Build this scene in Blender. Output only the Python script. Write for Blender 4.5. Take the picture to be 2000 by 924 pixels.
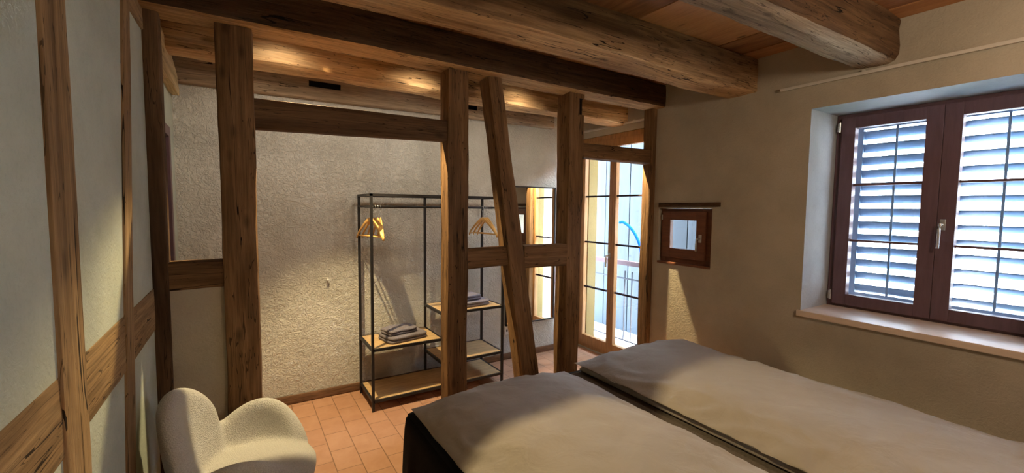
import bpy, bmesh, math, random
from mathutils import Vector, Matrix, noise as mn
for o in list(bpy.data.objects): bpy.data.objects.remove(o)
S = bpy.context.scene; C = S.collection
R = math.radians
# ------------------------------------------------------------------ camera, light, exposure
def make_camera():
    yaw, pitch, roll, f = R(32.142), R(3.803), R(0.624), 842.24
    fw = Vector((math.sin(yaw)*math.cos(pitch), math.cos(yaw)*math.cos(pitch), -math.sin(pitch)))
    r = Vector((math.cos(yaw), -math.sin(yaw), 0)); u = r.cross(fw)
    r2 = r*math.cos(roll)+u*math.sin(roll); u2 = -r*math.sin(roll)+u*math.cos(roll)
    m = Matrix((( r2.x,u2.x,-fw.x,0),(r2.y,u2.y,-fw.y,0),(r2.z,u2.z,-fw.z,1.65),(0,0,0,1)))
    cam = bpy.data.cameras.new('camera'); o = bpy.data.objects.new('camera', cam); C.objects.link(o)
    o.matrix_world = m; cam.sensor_width = 36; cam.lens = f/2000*36; cam.clip_start = .02
    S.camera = o
make_camera()
S.view_settings.view_transform = 'Standard'; S.view_settings.look = 'None'
S.view_settings.exposure = 0.8; S.view_settings.gamma = 1.0; S.view_settings.use_curve_mapping = False
WORLD_STRENGTH = 27.0
LAMP = (1.0, .78, .42)
w = bpy.data.worlds.new('world'); S.world = w; w.use_nodes = True
nt = w.node_tree; bg = nt.nodes['Background']
tc = nt.nodes.new('ShaderNodeTexCoord'); sx = nt.nodes.new('ShaderNodeSeparateXYZ'); rp = nt.nodes.new('ShaderNodeValToRGB')
nt.links.new(tc.outputs['Generated'], sx.inputs[0]); nt.links.new(sx.outputs['Z'], rp.inputs[0]); nt.links.new(rp.outputs[0], bg.inputs[0])
rp.color_ramp.elements[0].position = 0; rp.color_ramp.elements[0].color = (.80,.90,1,1)
rp.color_ramp.elements[1].position = .8; rp.color_ramp.elements[1].color = (.50,.72,1,1)
bg.inputs[1].default_value = WORLD_STRENGTH
def light(name, kind, loc, energy, color, **k):
    l = bpy.data.lights.new(name, kind); l.energy = energy; l.color = color
    o = bpy.data.objects.new(name, l); C.objects.link(o); o.location = loc
    for a, b in k.items():
        if a == 'aim': o.rotation_euler = (Vector(b)-Vector(loc)).to_track_quat('-Z','Y').to_euler()
        elif a == 'portal': l.cycles.is_portal = b
        else: setattr(l, a, b)
    return o
light('sun', 'SUN', (-5,0,9), 45.0, (1,.96,.90), aim=(-5.8,6.0,1), angle=R(.6))
# warm ceiling spots tucked between the two beams of the dressing area
light('unseen_spot', 'SPOT', (.50,3.15,2.66), 165, LAMP, aim=(.80,2.30,0), spot_size=R(96), spot_blend=.35, shadow_soft_size=.014)
light('unseen_spot', 'SPOT', (3.25,3.165,2.66), 620, LAMP, aim=(3.39,2.60,.78), spot_size=R(24), spot_blend=.25, shadow_soft_size=.008)
for wx in (.25, 1.15, 2.05):   # unseen fill spots, added to brighten the upper back wall
    light('unseen_spot', 'SPOT', (wx,3.03,2.53), 8.5, (1,.90,.74), aim=(wx,3.93,1.75), spot_size=R(132), spot_blend=.7, shadow_soft_size=.14)
light('room_fill', 'POINT', (2.2,-.35,2.35), 26, (1,.84,.64), shadow_soft_size=.14)  # unseen fill behind the camera, added for general brightness

# ------------------------------------------------------------------ materials
class G:
    def __init__(s, name):
        s.m = bpy.data.materials.new(name); s.m.use_nodes = True; s.t = s.m.node_tree
        s.b = s.t.nodes['Principled BSDF']; s.out = s.t.nodes['Material Output']
    def n(s, typ, **k):
        n = s.t.nodes.new('ShaderNode'+typ)
        for a, b in k.items(): setattr(n, a, b)
        return n
    def l(s, a, b): s.t.links.new(a, b)
    def coords(s, scale=(1,1,1), rnd=True, kind='Object'):
        tc = s.n('TexCoord'); mp = s.n('Mapping'); mp.inputs['Scale'].default_value = scale
        if rnd:
            oi = s.n('ObjectInfo'); ml = s.n('Math', operation='MULTIPLY'); ml.inputs[1].default_value = 37.0
            s.l(oi.outputs['Random'], ml.inputs[0]); ad = s.n('VectorMath', operation='ADD')
            s.l(tc.outputs[kind], ad.inputs[0]); s.l(ml.outputs[0], ad.inputs[1]); s.l(ad.outputs[0], mp.inputs[0])
        else: s.l(tc.outputs[kind], mp.inputs[0])
        return mp.outputs[0]
    def noise(s, co, scale=1, detail=4, rough=.6, dist=0):
        n = s.n('TexNoise'); n.inputs['Scale'].default_value = scale; n.inputs['Detail'].default_value = detail
        n.inputs['Roughness'].default_value = rough; n.inputs['Distortion'].default_value = dist
        s.l(co, n.inputs['Vector']); return n.outputs['Fac']
    def ramp(s, fac, stops):
        r = s.n('ValToRGB'); e = r.color_ramp.elements
        while len(e) < len(stops): e.new(.5)
        for i, (p, c) in enumerate(stops):
            e[i].position = p; e[i].color = (c, c, c, 1) if not isinstance(c, tuple) else (*c, 1)
        s.l(fac, r.inputs[0]); return r.outputs[0]
    def math(s, op, a, b=None):
        m = s.n('Math', operation=op)
        for i, v in enumerate((a, b)):
            if v is None: continue
            if isinstance(v, (int, float)): m.inputs[i].default_value = v
            else: s.l(v, m.inputs[i])
        return m.outputs[0]
    def mix(s, fac, a, b, mode='MIX'):
        m = s.n('MixRGB', blend_type=mode)
        for i, v in enumerate((fac, a, b)):
            if isinstance(v, (int, float)): m.inputs[i].default_value = v
            elif isinstance(v, tuple): m.inputs[i].default_value = (*v, 1)
            else: s.l(v, m.inputs[i])
        return m.outputs[0]
    def bump(s, h, strength=.3, dist=.01):
        b = s.n('Bump'); b.inputs['Strength'].default_value = strength; b.inputs['Distance'].default_value = dist
        s.l(h, b.inputs['Height']); s.l(b.outputs[0], s.b.inputs['Normal'])
    def fin(s, col=None, rough=.7, spec=.3, metal=0):
        if col is not None:
            if isinstance(col, tuple): s.b.inputs['Base Color'].default_value = (*col, 1)
            else: s.l(col, s.b.inputs['Base Color'])
        s.b.inputs['Roughness'].default_value = rough; s.b.inputs['Metallic'].default_value = metal
        s.b.inputs['Specular IOR Level'].default_value = spec
        return s.m

def old_wood(name, dark, mid, light_, crack=1.0, bump=.55):      # long axis = local X
    g = G(name)
    a = g.noise(g.coords((1.1,11,11)), 1, 6, .62, .7)
    b = g.noise(g.coords((.9,2.2,2.2)), 1, 3, .5, .2)
    f = g.noise(g.coords((5,120,120)), 1, 3, .6)
    rings = g.noise(g.coords((.8,26,26)), 1, 2, .5, 1.6)
    t = g.math('ADD', g.math('MULTIPLY', a, .55), g.math('MULTIPLY', b, .45))
    col = g.ramp(t, [(.34, dark), (.5, mid), (.68, light_)])
    col = g.mix(.55, col, g.ramp(f, [(.3, .45), (.62, 1.0)]), 'MULTIPLY')
    col = g.mix(.45, col, g.ramp(rings, [(.38, .5), (.5, 1.0)]), 'MULTIPLY')
    # drying cracks: thin lines along the grain
    cn = g.noise(g.coords((.45,9,9)), 1, 3.5, .6, .1)
    cd = g.math('ABSOLUTE', g.math('SUBTRACT', cn, .5))
    cm = g.noise(g.coords((1.3,3,3)), 1, 1, .5)
    wdt = g.math('MULTIPLY', g.ramp(cm, [(.45, 0.0), (.62, 1.0)]), .0065*crack)
    line = g.math('LESS_THAN', cd, wdt)
    fl = g.noise(g.coords((2.2,34,34)), 1, 2, .5, .2)
    fine = g.math('LESS_THAN', g.math('ABSOLUTE', g.math('SUBTRACT', fl, .5)), g.math('MULTIPLY', g.ramp(cm, [(.4, 1.0), (.6, .1)]), .010*crack))
    dk = g.math('MAXIMUM', line, g.math('MULTIPLY', fine, .7))
    # knots and nail holes
    v = g.n('TexVoronoi'); v.inputs['Scale'].default_value = 1; v.inputs['Randomness'].default_value = 1
    g.l(g.coords((3.1,7.5,7.5)), v.inputs['Vector'])
    kn = g.ramp(v.outputs['Distance'], [(.07, 1.0), (.17, 0.0)])
    dk2 = g.math('MAXIMUM', dk, g.math('MULTIPLY', kn, .5))
    col = g.mix(dk2, col, tuple(c*.16 for c in dark))
    h = g.math('SUBTRACT', g.math('ADD', g.math('MULTIPLY', a, .9), g.math('MULTIPLY', f, .35)), g.math('MULTIPLY', dk, .9))
    h = g.math('ADD', h, g.math('MULTIPLY', rings, .3))
    g.bump(h, bump, .012)
    return g.fin(col, .78, .2)
M = {}
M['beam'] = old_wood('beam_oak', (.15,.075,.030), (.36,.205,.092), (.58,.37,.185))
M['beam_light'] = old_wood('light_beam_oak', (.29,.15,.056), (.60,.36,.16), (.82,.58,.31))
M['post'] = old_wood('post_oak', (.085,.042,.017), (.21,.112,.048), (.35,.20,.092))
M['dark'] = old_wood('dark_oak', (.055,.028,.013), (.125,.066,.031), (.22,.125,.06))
M['honey'] = old_wood('honey_oak', (.15,.085,.036), (.33,.205,.095), (.50,.33,.165), 1.0, .4)
M['pale'] = old_wood('pale_fir', (.36,.25,.12), (.60,.45,.23), (.72,.58,.34), .4, .3)
M['grey_beam'] = old_wood('greyed_oak', (.18,.12,.07), (.38,.27,.17), (.60,.47,.33), .9, .6)

def plaster(name, c1, c2, bs, dist, fine=60, big=9):
    g = G(name); co = g.coords((1,1,1), False)
    n1 = g.noise(co, 2.2, 4, .6, .3); n2 = g.noise(co, fine, 4, .65); n3 = g.noise(co, big, 5, .68, 1.4)
    n4 = g.noise(co, 26, 3, .6, 2.2)
    col = g.ramp(n1, [(.3, c1), (.7, c2)])
    col = g.mix(.3, col, g.ramp(n2, [(.28, .72), (.5, 1.0)]), 'MULTIPLY')
    h = g.math('ADD', g.math('MULTIPLY', n3, 1.0), g.math('ADD', g.math('MULTIPLY', n2, .16), g.math('MULTIPLY', g.ramp(n4, [(.42, 0.), (.56, 1.)]), .35)))
    g.bump(h, bs, dist); return g.fin(col, .92, .1)
M['plaster'] = plaster('lime_plaster', (.56,.53,.46), (.70,.67,.60), .75, .022)
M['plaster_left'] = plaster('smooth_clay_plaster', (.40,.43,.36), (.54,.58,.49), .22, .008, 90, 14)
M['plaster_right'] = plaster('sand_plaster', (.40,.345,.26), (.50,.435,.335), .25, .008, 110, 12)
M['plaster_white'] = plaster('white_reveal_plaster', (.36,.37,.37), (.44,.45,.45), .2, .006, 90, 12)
M['yellow'] = plaster('yellow_render', (.24,.17,.065), (.28,.20,.085), .3, .01)
M['facade'] = plaster('pale_render', (.78,.72,.70), (.84,.78,.76), .2, .01)

def floor_mat():
    g = G('terracotta_tiles'); tcn = g.n('TexCoord'); mp = g.n('Mapping')
    mp.inputs['Rotation'].default_value = (0,0,R(90)); mp.inputs['Location'].default_value = (.065,.0,0)
    g.l(tcn.outputs['Object'], mp.inputs[0])
    b = g.n('TexBrick'); b.offset = .5
    b.inputs['Scale'].default_value = 1; b.inputs['Mortar Size'].default_value = .0035; b.inputs['Mortar Smooth'].default_value = .3
    b.inputs['Brick Width'].default_value = .245; b.inputs['Row Height'].default_value = .1555
    b.inputs['Color1'].default_value = (0,0,0,1); b.inputs['Color2'].default_value = (1,1,1,1); b.inputs['Mortar'].default_value = (.5,.5,.5,1)
    g.l(mp.outputs[0], b.inputs['Vector'])
    n = g.noise(tcn.outputs['Object'], 9, 5, .65, .5)
    col = g.ramp(b.outputs['Color'], [(0, (.40,.20,.115)), (1, (.49,.27,.165))])
    col = g.mix(.5, col, g.ramp(n, [(.3, (.39,.19,.10)), (.7, (.53,.30,.185))]))
    col = g.mix(b.outputs['Fac'], col, (.24,.125,.07))
    h = g.math('SUBTRACT', g.math('MULTIPLY', n, .3), b.outputs['Fac'])
    g.bump(h, .35, .004); return g.fin(col, .42, .4)
M['floor'] = floor_mat()

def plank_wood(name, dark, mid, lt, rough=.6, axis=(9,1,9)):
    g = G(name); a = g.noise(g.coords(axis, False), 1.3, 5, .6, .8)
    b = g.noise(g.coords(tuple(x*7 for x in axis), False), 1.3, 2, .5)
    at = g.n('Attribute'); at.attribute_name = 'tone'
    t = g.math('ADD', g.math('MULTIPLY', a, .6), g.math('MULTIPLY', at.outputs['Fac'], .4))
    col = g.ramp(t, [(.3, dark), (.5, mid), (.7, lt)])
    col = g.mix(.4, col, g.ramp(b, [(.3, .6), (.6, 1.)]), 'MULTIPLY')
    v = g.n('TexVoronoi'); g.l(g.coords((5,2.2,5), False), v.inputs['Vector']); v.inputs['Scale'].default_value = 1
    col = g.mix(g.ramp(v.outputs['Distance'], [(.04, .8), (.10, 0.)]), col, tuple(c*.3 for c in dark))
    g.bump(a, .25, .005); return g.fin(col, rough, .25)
M['ceiling'] = plank_wood('ceiling_boards', (.20,.078,.028), (.40,.17,.062), (.52,.25,.10))
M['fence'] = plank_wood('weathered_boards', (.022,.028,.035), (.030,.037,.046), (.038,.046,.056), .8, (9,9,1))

def simple(name, col, rough=.5, spec=.4, metal=0, var=.12, scale=30, bump=0, stretch=(1,1,1), bd=.002):
    g = G(name); co = g.coords(stretch, True); n = g.noise(co, scale, 4, .6)
    lo = tuple(c*(1-var) for c in col); hi = tuple(min(1, c*(1+var)) for c in col)
    c = g.ramp(n, [(.3, lo), (.7, hi)])
    if bump: g.bump(n, bump, bd)
    return g.fin(c, rough, spec, metal)
M['black'] = simple('black_steel', (.016,.014,.014), .45, .4)
M['shelf'] = simple('oak_board', (.50,.33,.16), .5, .3, 0, .22, 5, .1, (1,9,9))
M['door_wood'] = simple('honey_door_wood', (.42,.21,.075), .45, .35, 0, .2, 6, .08, (8,8,1))
M['win_wood'] = simple('red_brown_window_wood', (.13,.072,.080), .42, .4, 0, .15, 6, .08, (8,8,1))
M['swin_wood'] = simple('mahogany_wood', (.17,.062,.028), .45, .35, 0, .2, 6, .08, (8,1,8))
M['sill'] = simple('beech_sill', (.72,.56,.43), .45, .35, 0, .1, 5, .06, (8,1,8))
M['steel'] = simple('brushed_steel', (.62,.60,.56), .3, .5, .9)
M['white'] = simple('white_plastic', (.72,.70,.66), .4, .4, 0, .03)
M['rod'] = simple('rod_white', (.62,.56,.47), .45, .4, 0, .03)
M['slat'] = simple('blue_grey_slat', (.17,.26,.38), .5, .35, 0, .06)
M['mort'] = simple('mortise_shade', (.012,.008,.006), .9, .1)  # mortise insides: recess shade put into a near-black colour
M['base'] = simple('baseboard_wood', (.16,.085,.045), .6, .3, 0, .4, 7, .2, (1,12,12))
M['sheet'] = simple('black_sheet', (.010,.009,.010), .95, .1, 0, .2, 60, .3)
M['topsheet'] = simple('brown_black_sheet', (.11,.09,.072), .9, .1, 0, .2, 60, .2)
M['towel'] = simple('grey_terry', (.19,.165,.175), .95, .1, 0, .3, 210, 1.0, (1,1,1), .004)
M['towel2'] = simple('lilac_grey_terry', (.24,.22,.26), .95, .1, 0, .3, 210, 1.0, (1,1,1), .004)
M['hanger'] = simple('lotus_wood_hanger', (.72,.42,.13), .35, .5, 0, .15, 8)
M['blue'] = simple('blue_hose', (.002,.030,.13), .95, .02)
M['rail_ext'] = simple('galvanised_rail', (.035,.035,.04), .9, .03)
M['handrail'] = simple('grey_handrail', (.055,.038,.042), .9, .03)
M['balcony'] = simple('pale_balcony_slab', (.60,.62,.64), .7, .3)
M['street'] = simple('pale_paving', (.30,.29,.29), .8, .2)
M['roof'] = simple('red_roof', (.5,.16,.09), .8, .2, 0, .3)
M['doorleaf'] = simple('door_leaf_grey_green', (.075,.085,.07), .5, .3)
def fabric(name, col, weave=900, wr=.5):
    g = G(name); co = g.coords((1,1,1), False)
    n = g.noise(co, 3.0, 5, .55, .9); f = g.noise(co, weave, 2, .5); w = g.noise(co, 7, 3, .5, 2.0)
    c = g.ramp(n, [(.3, tuple(x*.93 for x in col)), (.7, tuple(x*1.05 for x in col))])
    h = g.math('ADD', g.math('MULTIPLY', n, .6), g.math('ADD', g.math('MULTIPLY', f, .04), g.math('MULTIPLY', w, .4)))
    g.bump(h, wr, .02); g.b.inputs['Sheen Weight'].default_value = .15
    return g.fin(c, .75, .2)
M['duvet'] = fabric('taupe_cotton', (.33,.285,.235), 900, .6)
def boucle():
    g = G('cream_boucle'); co = g.coords((1,1,1), False)
    v = g.n('TexVoronoi'); v.inputs['Scale'].default_value = 170; g.l(co, v.inputs['Vector'])
    n = g.noise(co, 260, 3, .6)
    c = g.ramp(n, [(.3, (.50,.48,.43)), (.6, (.66,.64,.58))])
    g.bump(g.math('ADD', g.math('MULTIPLY', v.outputs['Distance'], .8), n), .8, .006)
    g.b.inputs['Sheen Weight'].default_value = .3
    return g.fin(c, .95, .1)
M['boucle'] = boucle()
def hedge():
    g = G('hedge_leaves'); co = g.coords((1,1,1), False); n = g.noise(co, 3, 5, .7)
    g.bump(n, 1, .1); return g.fin(g.ramp(n, [(.35, (.022,.06,.014)), (.65, (.075,.14,.035))]), .7, .2)
M['hedge'] = hedge()
def glass():
    g = G('window_glass'); t = g.n('BsdfTransparent'); t.inputs[0].default_value = (.97,.98,.98,1)
    gl = g.n('BsdfGlossy'); gl.inputs['Roughness'].default_value = 0
    lw = g.n('LayerWeight'); lw.inputs[0].default_value = .5; mx = g.n('MixShader')
    fac = g.math('ADD', g.math('MULTIPLY', g.math('POWER', lw.outputs['Facing'], 5.0), .6), .03)
    g.l(fac, mx.inputs[0]); g.l(t.outputs[0], mx.inputs[1]); g.l(gl.outputs[0], mx.inputs[2]); g.l(mx.outputs[0], g.out.inputs[0])
    return g.m
M['glass'] = glass()
M['mirror'] = G('mirror_silver').fin((.93,.95,.95), 0.0, .5, 1)

# ------------------------------------------------------------------ builders
def link(name, me, mat, parent=None):
    o = bpy.data.objects.new(name, me); C.objects.link(o)
    if mat: me.materials.append(M[mat] if isinstance(mat, str) else mat)
    if parent: o.parent = parent
    return o
def obj(name, bm, mat, parent=None, smooth=False):
    me = bpy.data.meshes.new(name); bmesh.ops.recalc_face_normals(bm, faces=bm.faces); bm.to_mesh(me); bm.free()
    if smooth:
        for p in me.polygons: p.use_smooth = True
    return link(name, me, mat, parent)
def empty(name, loc, label=None, cat=None, group=None, rot=0):
    o = bpy.data.objects.new(name, None); C.objects.link(o); o.location = loc; o.rotation_euler = (0,0,rot); o.empty_display_size = .1
    return tag(o, label, cat, group)
def tag(o, label=None, cat=None, group=None, kind=None):
    for k, v in (('label', label), ('category', cat), ('group', group), ('kind', kind)):
        if v: o[k] = v
    return o
def box(bm, x0, x1, y0, y1, z0, z1, bev=0):
    r = bmesh.ops.create_cube(bm, size=1)
    vs = r['verts']
    for v in vs:
        v.co = Vector((x0 if v.co.x < 0 else x1, y0 if v.co.y < 0 else y1, z0 if v.co.z < 0 else z1))
    if bev:
        es = list({e for v in vs for e in v.link_edges})
        bmesh.ops.bevel(bm, geom=es, offset=bev, segments=2, affect='EDGES', profile=.7)
    return vs
def boxes(lst, bev=0):
    bm = bmesh.new()
    for b in lst: box(bm, *b, bev=bev)
    return bm
def tube(bm, pts, r, n=10, closed_ends=True):
    pts = [Vector(p) for p in pts]; rings = []
    up = Vector((0,0,1))
    for i, p in enumerate(pts):
        d = (pts[min(i+1, len(pts)-1)]-pts[max(i-1, 0)]).normalized()
        a = d.cross(up)
        if a.length < .05: a = d.cross(Vector((1,0,0)))
        a.normalize(); b = d.cross(a).normalized()
        rr = r[i] if isinstance(r, (list, tuple)) else r
        rings.append([bm.verts.new(p+a*math.cos(2*math.pi*k/n)*rr+b*math.sin(2*math.pi*k/n)*rr) for k in range(n)])
    for i in range(len(rings)-1):
        for k in range(n):
            bm.faces.new((rings[i][k], rings[i][(k+1)%n], rings[i+1][(k+1)%n], rings[i+1][k]))
    if closed_ends: bm.faces.new(rings[0][::-1]); bm.faces.new(rings[-1])
def sm(pts, n=6):   # catmull-rom
    P = [Vector(p) for p in pts]; P = [P[0]*2-P[1]]+P+[P[-1]*2-P[-2]]; out = []
    for i in range(1, len(P)-2):
        for k in range(n):
            t = k/n; a, b, c, d = P[i-1:i+3]
            out.append(.5*((2*b)+(c-a)*t+(2*a-5*b+4*c-d)*t*t+(3*b-a-3*c+d)*t**3))
    out.append(P[-2]); return out

def timber(name, p0, p1, up, s0, s1, mat, label=None, cat=None, seed=0, wob=.006, cham=.014, parent=None, group=None, round_=0, front=None):
    """hewn timber from p0 to p1 (centre line); up = direction of the h side; s0,s1 = (w,h) at each end"""
    p0, p1 = Vector(p0), Vector(p1); X = (p1-p0); L = X.length; X.normalize()
    Z = Vector(up); Z = (Z-X*Z.dot(X)).normalized(); Y = Z.cross(X)
    bm = bmesh.new(); n = max(4, int(L/.045)); rings = []
    for i in range(n+1):
        t = i/n; x = t*L; w = (s0[0]*(1-t)+s1[0]*t)/2; h = (s0[1]*(1-t)+s1[1]*t)/2
        c = max(.003, cham*(1+.9*mn.noise(Vector((x*1.7, seed*3.1, 0)))))
        if round_: c = min(w, h)*round_
        prof = []
        for sy, sz in ((1,1),(-1,1),(-1,-1),(1,-1)):
            k = c*(1+.8*mn.noise(Vector((x*2.3+sy*5, sz*7, seed))))
            a = (sy*w, sz*(h-k)); b = (sy*(w-k), sz*h); m = (sy*(w-k*.3), sz*(h-k*.3))
            prof += [a, m, b] if sy*sz > 0 else [b, m, a]
        ring = []
        m_ = len(prof)
        # add side mid points for surface wobble
        full = []
        for j in range(m_):
            full.append(prof[j]); q = prof[(j+1)%m_]
            if j % 3 == 2:
                for f in (.25,.5,.75): full.append((prof[j][0]*(1-f)+q[0]*f, prof[j][1]*(1-f)+q[1]*f))
        for (yy, zz) in full:
            v = Vector((x, yy, zz)); q = Vector((x*1.4, yy*9, zz*9))+Vector((seed*13.7, 0, 0))
            d1 = mn.noise_vector(q)*wob; d2 = mn.noise_vector(Vector((x*9, yy*22, zz*22+seed)))*wob*.35
            d = d1+d2; d.x = 0
            # low frequency bow of whole section
            bow = Vector((0, mn.noise(Vector((x*.7, seed, 1)))*wob*1.0, mn.noise(Vector((x*.7, seed, 9)))*wob*1.0))
            ring.append(bm.verts.new(v+d+bow))
        rings.append(ring)
    m_ = len(rings[0])
    for i in range(n):
        for k in range(m_): bm.faces.new((rings[i][k], rings[i][(k+1)%m_], rings[i+1][(k+1)%m_], rings[i+1][k]))
    bm.faces.new(rings[0][::-1]); bm.faces.new(rings[-1])
    o = obj(name, bm, mat, parent, True)
    try: o.data.set_sharp_from_angle(angle=R(30))
    except Exception: pass
    o.matrix_world = Matrix(((X.x,Y.x,Z.x,p0.x),(X.y,Y.y,Z.y,p0.y),(X.z,Y.z,Z.z,p0.z),(0,0,0,1)))
    if front:  # camera-facing side recoloured: old patina plus shade put into the colour
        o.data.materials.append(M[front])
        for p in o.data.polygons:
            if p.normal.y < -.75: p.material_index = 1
    if label: tag(o, label, cat, group)
    return o
def cut(o, x0, x1, y0, y1, z0, z1):
    """real mortise: boolean difference baked into the mesh"""
    cb = obj('cutter', boxes([(x0,x1,y0,y1,z0,z1)]), 'mort')
    md = o.modifiers.new('cut', 'BOOLEAN'); md.object = cb; md.operation = 'DIFFERENCE'; md.solver = 'EXACT'
    bpy.context.view_layer.update()
    dg = bpy.context.evaluated_depsgraph_get(); me = bpy.data.meshes.new_from_object(o.evaluated_get(dg))
    o.modifiers.clear(); o.data = me; bpy.data.objects.remove(cb)
    if 'mortise_shade' not in [m.name for m in me.materials]: me.materials.append(M['mort'])
    mi = [m.name for m in me.materials].index('mortise_shade'); e = .0015
    for p in me.polygons:
        c = o.matrix_world @ p.center
        if x0-e <= c.x <= x1+e and y0-e <= c.y <= y1+e and z0-e <= c.z <= z1+e and not (p.normal.length and (o.matrix_world.to_3x3() @ p.normal).y < -.6 and c.y < y1-.01): p.material_index = mi

XR, XL, YF, YB, ZC = 3.41, -.39, 2.83, 3.93, 2.82
# ------------------------------------------------------------------ room shell
tag(obj('floor', boxes([(-.8,3.9,-1.2,4.2,-.12,0)]), 'floor'), kind='structure')
tag(obj('wall_back', boxes([(-.7,3.62,YB,YB+.25,-.1,ZC+.1)]), 'plaster'), kind='structure')
wl = [(XL-.2,XL-.004,-1.2,4.0,-.1,ZC+.1)]
tag(obj('wall_left', boxes([(XL-.2,XL-.004,-1.2,3.00,-.1,ZC+.1), (XL-.2,XL-.004,3.60,4.05,-.1,ZC+.1), (XL-.2,XL-.004,3.00,3.60,2.13,ZC+.1)]), 'plaster_left'), kind='structure')
tag(obj('wall_front', boxes([(-.7,4.0,-1.4,-1.2,-.1,ZC+.1)]), 'plaster_right'), kind='structure')
tag(obj('wall_partition', boxes([(XL-.01,-.08,2.858,2.945,0,1.215)]), 'plaster_right'), kind='structure')
# right wall with three openings (inner skin sand plaster, reveals pale, outside yellow render)
def wall_right():
    bm = bmesh.new(); W0, W1 = .32, 1.494; S0, S1 = 2.215, 2.775; D0 = 2.88
    zt = ZC+.1; X1 = 4.02; X2 = 3.625
    for b in [(XR,X1,-1.3,W0,-.1,zt), (XR,X1,W0,W1,-.1,.893), (XR,X1,W0,W1,2.365,zt), (XR,X1,W1,S0,-.1,zt),
              (XR,X1,S0,S1,-.1,1.15), (XR,X1,S0,S1,1.662,zt), (XR,X2,S1,D0,-.1,zt), (XR,X2,D0,YB+.1,2.457,zt), (XR,X2,D0,YB+.1,-.1,.012)]:
        box(bm, *b)
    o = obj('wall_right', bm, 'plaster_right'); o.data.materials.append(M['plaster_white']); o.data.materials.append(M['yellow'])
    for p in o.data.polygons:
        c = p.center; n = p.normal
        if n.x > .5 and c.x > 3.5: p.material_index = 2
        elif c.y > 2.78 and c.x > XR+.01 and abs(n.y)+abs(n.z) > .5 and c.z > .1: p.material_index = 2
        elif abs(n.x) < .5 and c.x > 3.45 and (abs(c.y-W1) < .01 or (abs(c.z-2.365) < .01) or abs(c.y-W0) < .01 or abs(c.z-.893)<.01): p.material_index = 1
    tag(o, kind='structure')
wall_right()
# yellow outside return beyond the glazed door, forming its outer reveal
tag(obj('wall_outside', boxes([(3.50,3.63,3.862,4.15,-.1,3.0)]), 'yellow'), kind='structure')
# plank ceiling, boards run front to back
def ceiling():
    bm = bmesh.new(); tone = []
    xs = [-.7,-.35,.02,.33,.74,1.22,1.63,2.10,2.60,2.93,3.22,3.56,4.2]
    rnd = random.Random(4)
    for a, b in zip(xs, xs[1:]):
        g = .004; dz = rnd.uniform(-.004,.004); box(bm, a+g, b-g, -1.3, 4.15, ZC+dz, ZC+.03+dz); tone += [rnd.random()]*6
    box(bm, -.8, 4.03, -1.5, 4.3, ZC+.034, ZC+.34); tone += [.5]*6
    o = obj('ceiling', bm, 'ceiling')
    at = o.data.attributes.new('tone', 'FLOAT', 'FACE')
    for i, t in enumerate(tone): at.data[i].value = t
    tag(o, kind='structure')
ceiling()
def baseboard(nm, x0, x1):
    t = timber(nm, (x0,YB-.009,.036), (x1,YB-.009,.036), (0,0,1), (.022,.072), (.022,.066), 'base', seed=3, wob=.004, cham=.006)
    tag(t, kind='structure')
baseboard('baseboard_back', -.38, 3.40)

# ------------------------------------------------------------------ timber frame
up = (0,0,1); dn = (0,1,0)
def post(xf0, xf1, z1, depth, mat, label, seed, xb0=None, xb1=None, z0=0, wob=.007, yf=YF, cham=.014):
    xb0 = xf0 if xb0 is None else xb0; xb1 = xf1 if xb1 is None else xb1
    yc = yf+depth/2
    return timber('timber_post', ((xb0+xb1)/2,yc,z0), ((xf0+xf1)/2,yc,z1), dn, (xb1-xb0,depth), (xf1-xf0,depth), mat, label, 'post', seed, wob, cham)
post(-.405,-.328, 2.615, .12, 'dark', 'narrow dark corner post where the left wall meets the timber frame', 1, wob=.004)
p1 = post(-.092,.078, 2.615, .135, 'post', 'widest dark brown timber post, standing behind the cream armchair', 2, wob=.008)
post(1.241,1.402, 2.615, .134, 'post', 'timber post standing in front of the clothes rack, carrying the header at its left', 3, wob=.009)
p3 = post(1.560,1.672, 2.615, .15, 'post', 'leaning timber brace between two upright posts', 4, 1.935, 2.110)
p4 = post(2.328,2.487, 2.615, .165, 'post', 'timber post standing left of the glazed door and right of the leaning brace', 5, wob=.008)
cut(p4, 2.435, 2.50, 2.80, 2.86, 2.44, 2.575)
post(3.348,3.425, 2.615, .11, 'post', 'slim timber post against the right wall beside the glazed door', 6, wob=.004)
def rail(x0, x1, z0a, z1a, z0b, z1b, mat, name, label, cat, seed, y=2.842, d=.12, wob=.005, cham=.014):
    return timber(name, (x0,y+d/2,(z0a+z1a)/2), (x1,y+d/2,(z0b+z1b)/2), up, (d,z1a-z0a), (d,z1b-z0b), mat, label, cat, seed, wob, cham)
rail(.065, 1.25, 2.079, 2.245, 2.115, 2.253, 'dark', 'timber_header', 'dark horizontal header spanning the opening between the two left posts', 'beam', 7, 2.842, .085, .004, .004)
rail(-.345, -.08, 1.19, 1.342, 1.192, 1.342, 'post', 'timber_rail', 'short brown rail capping the low plaster panel behind the armchair', 'beam', 8)
rail(1.39, 1.79, 1.192, 1.344, 1.20, 1.35, 'post', 'timber_rail', 'short mid-height rail between the rack-side post and the leaning brace', 'beam', 9, 2.85, .10)
rail(1.90, 2.34, 1.17, 1.35, 1.165, 1.35, 'post', 'timber_rail', 'short cracked mid-height rail in front of the mirror, right of the leaning brace', 'beam', 10, 2.835, .10)
rail(2.47, 3.36, 2.085, 2.215, 2.085, 2.222, 'post', 'timber_rail', 'dark rail crossing high in front of the glazed door', 'beam', 11, 2.842, .105)
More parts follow.
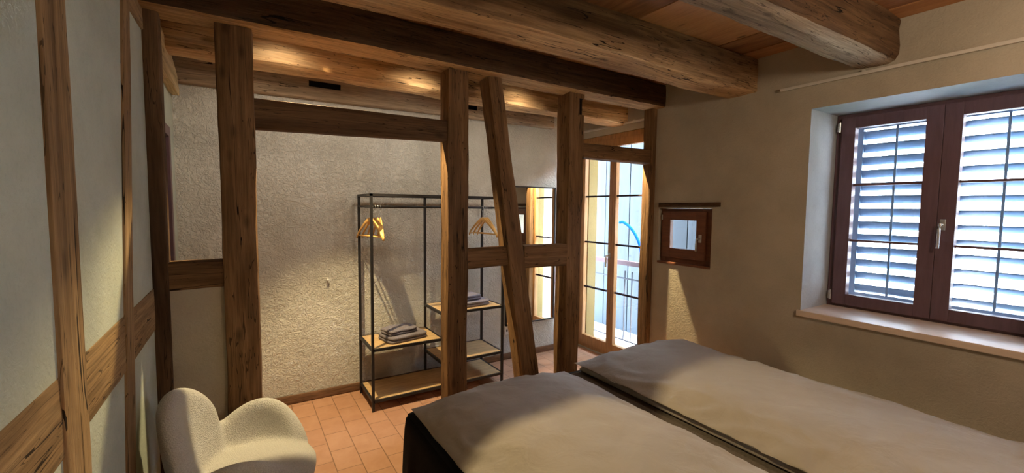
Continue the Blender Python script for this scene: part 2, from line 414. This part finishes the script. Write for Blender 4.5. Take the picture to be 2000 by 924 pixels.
# ceiling beams, three with shade painted into their front faces
timber('ceiling_beam', (-.60,2.832,2.715), (XR+.01,2.845,2.717), up, (.225,.21), (.225,.21), 'beam_light', 'long ceiling beam with a dark, shaded front face, resting on the row of timber posts', 'beam', 12, .009, .012, front='dark')
timber('ceiling_beam', (-.50,3.32,2.69), (XR+.01,3.31,2.665), up, (.23,.28), (.22,.29), 'beam_light', 'rounded ceiling beam just behind the row of posts', 'beam', 13, .010, .04)
pl = timber('wall_plate_beam', (-.39,3.885,2.61), (2.95,3.885,2.622), up, (.085,.22), (.085,.19), 'grey_beam', 'pale weathered beam with dark mortises along the top of the far wall', 'beam', 14, .006, .02)
cut(pl, .485, .725, 3.82, 3.90, 2.603, 2.648)
cut(pl, 1.88, 1.99, 3.82, 3.90, 2.600, 2.640)
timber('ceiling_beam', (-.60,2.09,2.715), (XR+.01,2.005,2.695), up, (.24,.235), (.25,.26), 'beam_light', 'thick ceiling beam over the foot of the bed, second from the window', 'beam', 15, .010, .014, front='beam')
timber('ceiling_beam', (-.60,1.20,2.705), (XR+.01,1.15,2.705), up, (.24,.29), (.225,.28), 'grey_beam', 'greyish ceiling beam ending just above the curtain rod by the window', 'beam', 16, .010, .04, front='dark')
# timbers set in the left wall
def lt(y0a, y1a, y0b, y1b, za, zb, mat, name, label, cat, seed, proud=.003, wob=.003):
    d = .06; x = XL+proud-d/2
    return timber(name, (x,(y0a+y1a)/2,za), (x,(y0b+y1b)/2,zb), (1,0,0), (y1a-y0a,d), (y1b-y0b,d), mat, label, cat, seed, wob, .005)
lt(1.475,1.665,1.475,1.655, -.02,2.82, 'honey', 'timber_stud', 'wide honey-coloured stud set flush in the left wall', 'post', 21, .006)
lt(1.99,2.115,2.40,2.53, -.02,2.60, 'honey', 'timber_stud', 'narrow leaning stud set flush in the left wall, nearer the corner', 'post', 22, .006)
t = timber('timber_rail', (XL+.001-.03,-.9,1.125), (XL+.001-.03,2.85,1.108), up, (.06,.205), (.06,.215), 'honey', 'long cracked horizontal rail set in the left wall', 'beam', 23, .003, .005)
t = timber('wall_plate_beam', (XL+.005-.04,.5,2.60), (XL+.005-.04,2.86,2.60), up, (.08,.26), (.08,.19), 'honey', 'brown wall plate along the top of the left wall above the studs', 'beam', 24, .004, .008)
# pale curved timber at the top of the far left corner
def pale_brace():
    bm = bmesh.new(); x0, x1 = -.392, -.345
    prof = [(2.93,2.30),(3.05,2.335),(3.30,2.40),(3.55,2.415),(3.70,2.405),(3.86,2.41),(3.86,2.455),(3.78,2.53),(3.66,2.555),(3.50,2.59),(3.30,2.60),(3.10,2.62),(2.93,2.62)]
    a = [bm.verts.new((x0,y,z)) for y, z in prof]; b = [bm.verts.new((x1,y,z)) for y, z in prof]
    bm.faces.new(a); bm.faces.new(b[::-1])
    for i in range(len(prof)): j = (i+1) % len(prof); bm.faces.new((a[i],a[j],b[j],b[i]))
    bmesh.ops.bevel(bm, geom=list(bm.edges), offset=.004, segments=1, affect='EDGES')
    bmesh.ops.rotate(bm, cent=(0,0,0), matrix=Matrix.Rotation(-R(90),3,'Z'), verts=bm.verts)
    o = obj('curved_timber', bm, 'pale'); o.rotation_euler = (0,0,R(90))
    tag(o, 'pale wavy-edged timber high in the far left corner', 'beam')
pale_brace()
# door in the left wall of the dressing area
d1 = empty('door_1', (XL-.05,3.3,0)); tag(d1, kind='structure')
def P(o, par):    # parent keeping world placement (parents here are unrotated, unscaled)
    o.parent = par; o.location = o.location-par.location; return o
P(obj('door_frame', boxes([(XL-.19,XL+.012,3.545,3.615,0,2.15), (XL-.19,XL+.012,2.985,3.05,0,2.15), (XL-.19,XL+.012,3.05,3.545,2.085,2.15)], .004), 'win_wood'), d1)
P(obj('door_leaf', boxes([(XL-.06,XL-.02,3.052,3.543,.01,2.083)], .003), 'doorleaf'), d1)
bm = bmesh.new(); tube(bm, [(XL-.02,3.12,1.03),(XL+.03,3.12,1.03),(XL+.035,3.13,1.03),(XL+.035,3.23,1.03)], .009); P(obj('door_handle', bm, 'steel', None, True), d1)

# ------------------------------------------------------------------ glazed balcony door
def rect_frame(x0, x1, y0, y1, z0, z1, w, wb=None, wt=None):
    wb = wb or w; wt = wt or w
    return [(x0,x1,y0,y0+w,z0,z1), (x0,x1,y1-w,y1,z0,z1), (x0,x1,y0+w,y1-w,z0,z0+wb), (x0,x1,y0+w,y1-w,z1-wt,z1)]
d2 = empty('door_2', (3.45,3.40,0)); tag(d2, kind='structure')
P(obj('door_frame', boxes(rect_frame(3.425,3.50,2.885,3.925,.012,2.455,.045,.045,.055), .003), 'door_wood'), d2)
def sash(par, x0, x1, y0, y1, z0, z1, w, wb, wt, bars, mat, barmat, xg, bw=.018, vbar=False):
    s = P(obj('sash', boxes(rect_frame(x0,x1,y0,y1,z0,z1,w,wb,wt), .004), mat), par)
    for z in bars:
        b = obj('glazing_bar', boxes([(xg-.008,xg+.016,y0+w-.002,y1-w+.002,z-bw/2,z+bw/2)], .002), barmat); b.parent = s; 
    g = obj('pane', boxes([(xg,xg+.006,y0+w-.004,y1-w+.004,z0+wb-.004,z1-wt+.004)]), 'glass'); g.parent = s
    for c in s.children: c.location = -s.location-par.location
    return s
sash(d2, 3.412,3.462, 3.395,3.885, .055,2.405, .048,.105,.085, (.735,1.263,1.79), 'door_wood', 'handrail', 3.435)
sash(d2, 3.412,3.462, 2.925,3.393, .055,2.405, .048,.105,.085, (.735,1.263,1.79), 'door_wood', 'handrail', 3.435)
def handle(par, x, y, z, dz=-.12, nm='handle'):
    bm = bmesh.new(); box(bm, x-.008, x, y-.014, y+.014, z-.035, z+.035, .003)
    tube(bm, sm([(x-.006,y,z),(x-.04,y,z),(x-.048,y+.004,z-.008),(x-.05,y+.006,z+dz)], 5), .0085, 10)
    o = obj(nm, bm, 'steel', None, True); P(o, par); return o
handle(d2, 3.412, 3.415, 1.135)

# ------------------------------------------------------------------ main window with two louvred shutters
w1 = empty('window_1', (3.81,.9,.93)); tag(w1, kind='structure')
P(obj('window_frame', boxes(rect_frame(3.815,3.885,.322,1.492,.93,2.363,.055,.05,.055), .004), 'win_wood'), w1)
def wsash(y0, y1):
    s = sash(w1, 3.79,3.85, y0, y1, .955,2.335, .085,.08,.08, (1.437,1.845), 'win_wood', 'win_wood', 3.82, .016)
    return s
sa = wsash(.899, 1.452); sb = wsash(.36, .897)
handle(w1, 3.79, .868, 1.572, -.15)
for z in (1.02, 2.27):
    bm = bmesh.new(); tube(bm, [(3.786,1.462,z-.035),(3.786,1.462,z+.035)], .008, 10); box(bm, 3.782,3.79,1.462,1.475,z-.03,z+.03)
    P(obj('hinge', bm, 'steel'), w1)
P(obj('window_sill', boxes([(XR-.018,3.83,.305,1.515,.893,.935)], .005), 'sill'), w1)
def shutter(y0, y1, label, ang):
    hinge_y = y1 if y1 > .95 else y0
    t = empty('window_shutter', (3.99,hinge_y,.97), label, 'shutter', 'louvred shutters outside the main window')
    a, b = 3.97, 4.00; z0, z1 = .985, 2.335
    P(obj('shutter_frame', boxes(rect_frame(a,b,y0,y1,z0,z1,.058,.05,.07), .003), 'slat'), t)
    ya, yb = y0+.058, y1-.058; n = 13; pitch = .0955
    for i in range(n):
        zc = 1.072+i*pitch
        bm = bmesh.new(); ring0, ring1 = [], []
        for k in range(14):
            th = 2*math.pi*k/14; u = math.cos(th)*.036; v = math.sin(th)*.0065
            x = u*math.cos(ang)-v*math.sin(ang); z = u*math.sin(ang)+v*math.cos(ang)
            ring0.append(bm.verts.new((0,-(yb-ya)/2,z))); ring0[-1].co.x = x; ring1.append(bm.verts.new((x,(yb-ya)/2,z)))
        for k in range(14): bm.faces.new((ring0[k],ring0[(k+1)%14],ring1[(k+1)%14],ring1[k]))
        bm.faces.new(ring0[::-1]); bm.faces.new(ring1)
        o = obj('slat', bm, 'slat', None, True); o.location = ((a+b)/2,(ya+yb)/2,zc); P(o, t)
    bm = bmesh.new(); ym = (ya+yb)/2; box(bm, a-.026, a-.014, ym-.007, ym+.007, z0+.05, z1-.07, .002)
    for i in range(n): box(bm, a-.02, a-.004, ym-.004, ym+.004, 1.072+i*pitch-.016, 1.072+i*pitch-.008)
    P(obj('tilt_rod', bm, 'slat'), t)
SA = R(-38)
shutter(.912, 1.435, 'grey-blue louvred shutter outside the left casement of the window', R(-57))
shutter(.38, .908, 'grey-blue louvred shutter outside the right casement of the window', R(-36))
# small window
w2 = empty('window_2', (3.46,2.49,1.15)); tag(w2, kind='structure')
P(obj('window_frame', boxes([(3.455,3.52,2.217,2.33,1.152,1.66),(3.455,3.52,2.71,2.773,1.152,1.66),(3.455,3.52,2.33,2.71,1.152,1.235),(3.455,3.52,2.33,2.71,1.60,1.66)], .004), 'swin_wood'), w2)
P(obj('window_sill', boxes([(3.405,3.47,2.217,2.773,1.138,1.158)], .003), 'swin_wood'), w2)
ss = sash(w2, 3.432,3.478, 2.292,2.742, 1.20,1.632, .088,.088,.078, (), 'swin_wood', 'swin_wood', 3.45)
handle(w2, 3.432, 2.335, 1.395, -.11)
bm = bmesh.new(); tube(bm, [(3.43,2.748,1.55),(3.43,2.748,1.60)], .006, 8); P(obj('hinge', bm, 'steel'), w2)
timber('wooden_lintel', (XR-.004,2.142,1.697), (XR-.004,2.765,1.692), up, (.03,.036), (.03,.04), 'dark', 'thin brown wooden lintel over the small square window', 'lintel', 31, .002, .005)

# ------------------------------------------------------------------ curtain rods
def rod(y0, y1, z, label, brackets):
    t = empty('curtain_rod', (XR,y1,z), label, 'curtain rod')
    P(obj('rail', boxes([(XR-.03,XR-.012,y0,y1,z-.010,z+.010)], .003), 'rod'), t)
    for y in brackets: P(obj('bracket', boxes([(XR-.02,XR+.002,y-.008,y+.008,z-.006,z+.022)], .001), 'rod'), t)
rod(.10, 1.70, 2.533, 'long pale curtain rod above the shuttered window', (.3,1.2,))
rod(2.96, 3.87, 2.533, 'short white curtain rod above the glazed balcony door', (3.1,3.75))

# ------------------------------------------------------------------ bed
bed = empty('double_bed', (1.85,1.15,0), 'wide double bed with a black sheet filling the foreground', 'bed')
def soft_slab(x0, x1, y0, y1, z0, z1, r, n, seed, amp, mat, name, parent=None, pinch=0, crown=0, soft=0):
    """rounded, slightly wrinkled slab"""
    bm = bmesh.new(); NX, NY = n; top = []; bot = []
    def prof(d):
        d = min(1, max(0, d)); c = math.sqrt(max(0, 1-(1-d)**2)); return c*(1-soft)+math.sin(d*math.pi/2)*soft
    for i in range(NX+1):
        ta, tb = [], []
        for j in range(NY+1):
            # denser samples at rim
            u = .5-.5*math.cos(math.pi*i/NX); v = .5-.5*math.cos(math.pi*j/NY)
            X = x0+(x1-x0)*u; Y = y0+(y1-y0)*v
            e = min(X-x0, x1-X)/r; f = min(Y-y0, y1-Y)/r
            q = prof(e)*prof(f)
            zc = (z0+z1)/2 if not pinch else z0+(z1-z0)*.28
            zt = zc+(z1-zc)*q; zb = zc-(zc-z0)*q
            cr = crown*(math.sin(math.pi*min(1,max(0,u)))*.6+.4)*q
            w = mn.noise(Vector((X*3, Y*3, seed)))*amp+mn.noise(Vector((X*9+Y*4, Y*9, seed+5)))*amp*.4
            rad = mn.noise(Vector((math.atan2(Y-(y0+y1)/2, X-(x0+x1)/2)*9, seed, 3)))*amp*.7*(1-q)
            cre = (1-abs(mn.noise(Vector((X*7+Y*2.5, Y*4-X*2, seed*2.3))))*3.2)
            zt += (w+cr)*min(1, q*1.5)+rad+max(0, cre)*amp*.9*math.sin(math.pi*min(1, q))
            sx = mn.noise(Vector((Y*5, seed, 0)))*amp*.6 if not 0 < i < NX else 0
            ta.append(bm.verts.new((X+sx, Y, zt)))
            if 0 < i < NX and 0 < j < NY: tb.append(bm.verts.new((X, Y, max(z0, zb))))
            else: tb.append(ta[-1])
        top.append(ta); bot.append(tb)
    for i in range(NX):
        for j in range(NY):
            bm.faces.new((top[i][j],top[i+1][j],top[i+1][j+1],top[i][j+1]))
            q = [bot[i][j],bot[i][j+1],bot[i+1][j+1],bot[i+1][j]]
            if len(set(q)) == 4:
                try: bm.faces.new(q)
                except ValueError: pass
    return obj(name, bm, mat, parent, True)
BX0, BX1, BY0, BY1 = .755, 2.98, -.02, 2.31
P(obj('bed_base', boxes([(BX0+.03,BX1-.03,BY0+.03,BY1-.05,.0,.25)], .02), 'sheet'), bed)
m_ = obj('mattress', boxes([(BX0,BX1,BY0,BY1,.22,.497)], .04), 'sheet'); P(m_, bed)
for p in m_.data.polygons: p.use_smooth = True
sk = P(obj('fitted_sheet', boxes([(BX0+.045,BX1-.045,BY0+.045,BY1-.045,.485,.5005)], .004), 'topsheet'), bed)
# draped sheet side, with soft folds, hanging along the left side and foot
def valance():
    bm = bmesh.new(); path = []
    y = BY0
    while y < BY1-.06: path.append((BX0-.012, y)); y += .03
    for k in range(7): a = R(180-k*15); path.append((BX0+.05+.062*math.cos(a), BY1-.05+.062*math.sin(a)))
    x = BX0+.08
    while x < BX1: path.append((x, BY1+.012)); x += .03
    rows = [(.488,-.02),(.470,0),(.42,.006),(.32,.012),(.2,.016),(.08,.02),(.004,.024)]; prev = None
    cx, cy = (BX0+BX1)/2, (BY0+BY1)/2
    for i, (x, y) in enumerate(path):
        a = path[max(i-1,0)]; b = path[min(i+1,len(path)-1)]
        d = Vector((b[0]-a[0], b[1]-a[1], 0)).normalized(); nn = Vector((-d.y, d.x, 0))
        if nn.dot(Vector((x-cx, y-cy, 0))) < 0: nn = -nn
        col = []
        for (z, off) in rows:
            k = off+(.5-z)*.06*mn.noise(Vector((i*.35, z*2, 4)))
            col.append(bm.verts.new(Vector((x,y,z))+nn*k))
        if prev:
            for r_ in range(len(rows)-1): bm.faces.new((prev[r_],prev[r_+1],col[r_+1],col[r_]))
        prev = col
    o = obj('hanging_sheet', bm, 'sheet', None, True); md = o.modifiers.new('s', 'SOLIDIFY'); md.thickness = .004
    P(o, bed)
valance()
def duvet(x0, x1, y0, y1, zt, label, seed, soft, zb=.535, crown=.05):
    t = empty('duvet', ((x0+x1)/2,(y0+y1)/2,.502), label, 'duvet', 'taupe duvets spread on the bed')
    lower = soft_slab(x0+.01, x1-.012, y0, y1-.02, .502, zb+.02, .045, (40,70), seed+3, .008, 'duvet', 'lower_fold', None, 1)
    P(lower, t)
    upper = soft_slab(x0-.01, x1+.01, y0-.02, y1+.01, zb, zt, .30, (90,150), seed, .014, 'duvet', 'cover', None, 1, crown, soft)
    P(upper, t); return t
duvet(.775, 1.835, .02, 2.235, .595, 'left taupe duvet, nearer the armchair, with the shaded foot end', 1, .35, .515, .062)
duvet(1.985, 3.05, .02, 2.285, .612, 'right taupe duvet, lying beside the window wall', 9, .55)

# ------------------------------------------------------------------ cream armchair
def armchair():
    t = empty('armchair', (.0,2.32,0), 'cream boucle armchair with a tall lobed back and two rounded arms', 'armchair')
    bm = bmesh.new(); import math as m
    th = .042
    def h(phi):     # phi degrees, 0 = back centre, + = far arm, - = near arm
        a = abs(phi)
        if a < 56: return .475+.305*m.cos(R(a/56*90))**.42
        k = min(1, (a-56)/92); return .475-.085*k+.135*m.sin(m.pi*k**1.05)**.9
    N = 90; prev = None
    for i in range(N+1):
        phi = -148+296*i/N; a = R(180+(-phi)); dx, dy = m.cos(a), m.sin(a)
        top = h(phi); col = []
        rx, ry = .255, .285
        bulge = 1+.04*m.exp(-((abs(phi)-100)/30)**2)
        for v in range(9):
            f = v/8; z = .24+(top-.24)*f; s = (.78+.22*m.sin(f*m.pi/2)+.10*f*f*(1 if abs(phi) > 55 else .55))*bulge
            col.append(Vector((dx*rx*s, dy*ry*s, z)))
        rings = []
        # closed capsule cross-section
        outer = [c+Vector((dx,dy,0))*th for c in col]; inner = [c-Vector((dx,dy,0))*(th+.05*(1-k/8)) for k, c in enumerate(col)]
        cap = [col[-1]+Vector((dx*th*m.cos(q), dy*th*m.cos(q), th*m.sin(q))) for q in (m.pi*.25, m.pi*.5, m.pi*.75)]
        sec = [bm.verts.new(p) for p in outer+cap+inner[::-1]]
        if prev:
            for k in range(len(sec)): bm.faces.new((prev[k],prev[(k+1)%len(sec)],sec[(k+1)%len(sec)],sec[k]))
        else: bm.faces.new(sec[::-1])
        prev = sec
    bm.faces.new(prev)
    # seat and under-bowl
    for (cx, cy, cz, sx, sy, sz) in ((.035,0,.37,.285,.275,.075), (.0,0,.27,.22,.23,.12)):
        r = bmesh.ops.create_uvsphere(bm, u_segments=40, v_segments=20, radius=1)
        for v in r['verts']:
            c = v.co; e = .8; s = (abs(c.x)**2.4+abs(c.y)**2.4+1e-9)**(1/2.4)/max(1e-6, (c.x**2+c.y**2)**.5)
            v.co = Vector((cx+c.x/s*sx, cy+c.y/s*sy, cz+c.z*sz))
    o = obj('upholstered_shell', bm, 'boucle', None, True)
    rm = o.modifiers.new('r', 'REMESH'); rm.mode = 'VOXEL'; rm.voxel_size = .011; rm.use_smooth_shade = True
    s = o.modifiers.new('s', 'SMOOTH'); s.factor = .7; s.iterations = 22
    o.location = (0,0,0); o.parent = t
    bm = bmesh.new(); tube(bm, [(0,0,.0),(0,0,.012),(0,0,.02),(0,0,.2)], [.2,.2,.03,.028], 24)
    b = obj('pedestal', bm, 'black', t)
    t.rotation_euler = (0,0,R(-10)); t.location = (-.02,2.33,0)
armchair()

# ------------------------------------------------------------------ clothes rack
def rack():
    x0, xm, x1, y0, y1, H = .86, 1.455, 2.06, 3.435, 3.85, 1.75
    t = empty('clothes_rack', (x0,y0,0), 'open black steel clothes rack with oak shelves against the far wall', 'rack')
    s = .010
    L = []
    for x in (x0,xm,x1):
        for y in (y0,y1): L.append((x-s,x+s,y-s,y+s,0,H))
    for z in (H-s,):
        for y in (y0,y1): L.append((x0-s,x1+s,y-s,y+s,z-s,z+s))
        for x in (x0,xm,x1): L.append((x-s,x+s,y0,y1,z-s,z+s))
    for x in (x0,x1): L.append((x-s*.8,x+s*.8,y0,y1,1.64,1.656))
    P(obj('frame', boxes(L), 'black'), t)
    bm = bmesh.new(); tube(bm, [(x0,(y0+y1)/2,1.648),(x1,(y0+y1)/2,1.648)], .010, 12); P(obj('hanging_rail', bm, 'black', None, True), t)
    for (a, b, z) in ((x0,xm,.512),(xm,x1,.735),(xm,x1,.297),(x0,x1,.092)):
        e = P(obj('shelf', boxes([(a+s,b-s,y0+.006,y1-.006,z-.016,z)], .001), 'shelf'), t)
        f = obj('shelf_edge', boxes([(a,b,y0-s,y0+.006,z-.021,z+.001),(a,b,y1-.006,y1+s,z-.021,z+.001),(a-s+.002,a+s,y0,y1,z-.021,z+.001),(b-s,b+s-.002,y0,y1,z-.021,z+.001)]), 'black')
        f.parent = e; f.location = -e.location-t.location
rack()
def make_hanger():
    t = empty('clothes_hanger', (0,0,0)); bm = bmesh.new()
    for sgn in (-1,1):
        pts = sm([(0,0,-.105),(0,sgn*.05,-.125),(0,sgn*.13,-.18),(0,sgn*.19,-.232),(0,sgn*.212,-.262)], 5); prev = None
        for i, p in enumerate(pts):
            w = .006; hh = .017-.006*i/len(pts)
            sec = [bm.verts.new(p+Vector((a*w,0,b*hh))) for a, b in ((1,-.7),(1,.7),(.4,1),(-.4,1),(-1,.7),(-1,-.7),(-.4,-1),(.4,-1))]
            if prev:
                for k in range(8): bm.faces.new((prev[k],prev[(k+1)%8],sec[(k+1)%8],sec[k]))
            else: bm.faces.new(sec[::-1])
            prev = sec
        bm.faces.new(prev)
    obj('shoulder_bar', bm, 'hanger', t, True)
    bm = bmesh.new(); tube(bm, [(0,-.198,-.245),(0,.198,-.245)], .005, 8); obj('trouser_bar', bm, 'hanger', t, True)
    bm = bmesh.new(); pts = [(0,0,-.105),(0,0,-.05)]+[(0,-.0165*math.cos(a)+.0,-.0+.0165*math.sin(a)-.003) for a in [R(x) for x in range(-60,190,20)]][::-1]
    pts = [(0,0,-.10),(0,0,-.045),(0,.010,-.028),(0,.018,-.012),(0,.017,.004),(0,.008,.0135),(0,-.004,.0135),(0,-.014,.005),(0,-.016,-.006)]
    tube(bm, sm(pts, 4), .0018, 6); obj('hook', bm, 'steel', t, True)
    return t
def copy_thing(o):
    r = o.copy(); C.objects.link(r)
    for ch in o.children: c = ch.copy(); C.objects.link(c); c.parent = r
    return r
H0 = make_hanger()
spots = [(.896,15),(.919,9),(.942,3),(.965,-3),(.988,-9), (1.955,10),(1.98,4),(2.005,-2)]
for i, (x, a) in enumerate(spots):
    o = H0 if i == 0 else copy_thing(H0)
    o.location = (x,3.6425,1.648); o.rotation_euler = (0,0,R(a))
    if i < 5: tag(o, 'wooden hanger in the bunch at the left end of the rack rail', 'hanger', 'wooden hangers at the left end of the rail')
    else: tag(o, 'wooden hanger in the small bunch at the right end of the rack rail', 'hanger', 'wooden hangers at the right end of the rail')
def towel(x, y, z, sx, sy, h, rot, mat, label, layers, seed, group):
    bm = bmesh.new(); lh = h/layers
    def slab(z0, z1, a, b, r, sd):
        n1, n2 = 36, 24; vs = []
        for i in range(n1+1):
            for j in range(n2+1): pass
        N = 64; K = 8; rings = []
        for k in range(K+1):
            ph = -math.pi/2+math.pi*k/K; c = math.cos(ph); zz = (z0+z1)/2+math.sin(ph)*(z1-z0)/2
            ring = []
            for i in range(N):
                t_ = 2*math.pi*i/N; ct, st = math.cos(t_), math.sin(t_); e = 8
                q = (abs(ct)**e+abs(st)**e)**(-1/e)
                X = ct*q*(a-r+r*c); Y = st*q*(b-r+r*c)
                wv = mn.noise(Vector((X*14, Y*14, sd)))*.006
                ring.append(bm.verts.new((X+wv, Y+wv*.8, zz+(mn.noise(Vector((X*9, Y*9, sd+3)))*.006 if k > 2 else 0))))
            rings.append(ring)
        for k in range(K):
            for i in range(N): bm.faces.new((rings[k][i],rings[k][(i+1)%N],rings[k+1][(i+1)%N],rings[k+1][i]))
        for ring, s in ((rings[0], -1), (rings[-1], 1)):
            pr = ring
            for f in (.75,.5,.25):
                nr = [bm.verts.new((v.co.x*f/1.0, v.co.y*f, v.co.z+(mn.noise(Vector((v.co.x*f*14, v.co.y*f*14, sd)))*.006 if s > 0 else 0))) for v in ring]
                for i in range(N): bm.faces.new((pr[i],pr[(i+1)%N],nr[(i+1)%N],nr[i]))
                pr = nr
            bm.faces.new(pr)
    for k in range(layers): slab(k*lh, (k+1)*lh+.0015, sx/2*(1-.015*(k%2)), sy/2*(1-.02*((k+1)%2)), lh*.5, seed+k)
    o = obj('folded_towel', bm, mat, None, True); o.location = (x,y,z+.002); o.rotation_euler = (0,0,R(rot))
    tag(o, label, 'towel', group)
g1 = 'grey towels folded on the rack shelves'
towel(1.165,3.62,.512, .36,.26,.050, 12, 'towel', 'larger grey folded towel lying on the left oak shelf of the rack', 2, 1, g1)
towel(1.135,3.63,.566, .27,.19,.040, 14, 'towel', 'smaller grey towel folded on top of the larger one on the left shelf', 2, 5, g1)
towel(1.80,3.62,.735, .34,.25,.048, 6, 'towel2', 'larger lilac-grey towel on the right shelf, half hidden by the post', 2, 8, g1)
towel(1.765,3.63,.787, .27,.19,.042, 8, 'towel2', 'smaller lilac-grey towel on top of the right-hand pile, half hidden by the post', 2, 11, g1)

# ------------------------------------------------------------------ mirror, socket, wall hook
mr = empty('wall_mirror', (2.71,YB,.37), 'tall black-framed mirror hanging on the far wall behind the posts', 'mirror')
bm = bmesh.new(); mx0, mx1, mz0, mz1 = 2.385, 3.035, .378, 1.885; wf = .014
for b in [(mx0,mx0+wf,3.898,YB-.001,mz0,mz1),(mx1-wf,mx1,3.898,YB-.001,mz0,mz1),(mx0,mx1,3.898,YB-.001,mz0,mz0+wf),(mx0,mx1,3.898,YB-.001,mz1-wf,mz1)]: box(bm, *b)
P(obj('mirror_frame', bm, 'black'), mr)
P(obj('mirror_glass', boxes([(mx0+wf,mx1-wf,3.904,3.92,mz0+wf,mz1-wf)]), 'mirror'), mr)
so = empty('power_socket', (2.43,YB,.32), 'white power socket low on the far wall below the mirror', 'socket')
P(obj('plate', boxes([(2.385,2.475,YB-.012,YB-.001,.275,.365)], .004), 'white'), so)
for v in (.02,-.02): P(obj('socket_insert', boxes([(2.43+v-.009, 2.43+v+.009, YB-.0135, YB-.011, .308, .332)], .001), 'black'), so)
bm = bmesh.new(); tube(bm, [(.611,YB-.001,1.02),(.611,YB-.018,1.02)], .006, 12); tube(bm, [(.611,YB-.018,1.02),(.611,YB-.028,1.021)], [.012,.011], 14)
tag(obj('wall_hook', bm, 'white', None, True), 'tiny white knob on the plaster wall left of the rack', 'hook')

# ------------------------------------------------------------------ outside
tag(obj('floor_balcony', boxes([(3.62,4.75,1.6,6.4,-.30,-.14)]), 'balcony'), kind='structure')
def board_wall():
    bm = bmesh.new(); tone = []; rnd = random.Random(2); y = 2.2; k = 0
    while y < 7.0:
        w_ = .24; gap = .022 if k % 2 == 0 else .004; dx = rnd.uniform(0,.006)
        box(bm, 4.72+dx, 4.76, y+gap/2, y+w_-gap/2 if (k+1) % 2 else y+w_-.002, -.6, 2.72); tone += [rnd.random()]*6; y += w_; k += 1
    box(bm, 4.77, 4.80, 2.2, 7.0, -.6, 2.72); tone += [.1]*6
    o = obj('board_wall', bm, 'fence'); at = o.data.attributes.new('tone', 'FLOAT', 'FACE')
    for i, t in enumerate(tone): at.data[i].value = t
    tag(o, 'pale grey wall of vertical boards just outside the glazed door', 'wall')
board_wall()
def railing():
    t = empty('balcony_railing', (4.2,4.0,-.14), 'thin metal balcony railing with a flat handrail outside the glazed door', 'railing')
    P(obj('handrail', boxes([(4.17,4.23,2.3,4.6,.925,.985)], .006), 'handrail'), t)
    P(obj('lower_rail', boxes([(4.19,4.21,2.3,4.58,.745,.76),(4.19,4.21,2.3,4.58,-.07,-.055)]), 'rail_ext'), t)
    y = 4.57; first = True
    while y > 2.3:
        r = .013 if first else .006
        bm = bmesh.new(); box(bm, 4.2-r, 4.2+r, y-r, y+r, -.14 if first else -.06, .93 if first else .85)
        P(obj('rail_post' if first else 'baluster', bm, 'rail_ext'), t)
        y -= .12 if not first else .65; first = False
railing()
bm = bmesh.new(); tube(bm, sm([(4.3,4.13,1.47),(4.3,4.07,1.475),(4.3,3.96,1.42),(4.3,3.84,1.30),(4.3,3.75,1.1),(4.3,3.72,.7),(4.3,3.72,-.13)], 8), .018, 10)
tag(obj('garden_hose', bm, 'blue', None, True), 'bright blue hose arching outside the right pane of the glazed door', 'hose')
tag(obj('ground', boxes([(4.9,40,-30,30,-3.3,-3.0)]), 'street'), kind='structure')
bm = bmesh.new(); box(bm, 13,22,-14,2.35,-3,5.5)
bd = empty('house', (17,-5,-3), 'pale rendered house across the street seen through the shutter slats', 'house')
P(obj('facade', bm, 'facade'), bd)
bm = bmesh.new(); rf = [bm.verts.new(p) for p in ((12.5,-14.5,5.5),(12.5,2.8,5.5),(22.5,2.8,5.5),(22.5,-14.5,5.5),(17.5,-14.5,8.5),(17.5,2.8,8.5))]
for f in ((0,1,5,4),(2,3,4,5),(0,4,3),(1,2,5),(0,3,2,1)): bm.faces.new([rf[i] for i in f])
P(obj('roof', bm, 'roof'), bd)
def hedge_row(y0, y1, x, z0, z1, label, seed):
    bm = bmesh.new(); rnd = random.Random(seed); y = y0
    while y < y1:
        r = bmesh.ops.create_icosphere(bm, subdivisions=3, radius=1)
        s = Vector((.5, .55, (z1-z0)/2*rnd.uniform(.85,1.1)))
        for v in r['verts']:
            d = 1+.22*mn.noise(v.co*3.5+Vector((y,0,0)))+.12*mn.noise(v.co*9+Vector((y,3,0)))
            v.co = Vector((x+v.co.x*s.x*d, y+v.co.y*s.y*d, (z0+z1)/2+v.co.z*s.z*d))
        y += .55
    tag(obj('hedge', bm, 'hedge'), label, 'hedge')
hedge_row(-4.0, 1.6, 9.5, -3, -.35, 'green clipped hedge in front of the pale house across the street', 1)
hedge_row(-4.0, .4, 6.6, -3, -.95, 'lower green hedge just beyond the window, nearest the shutters', 7)
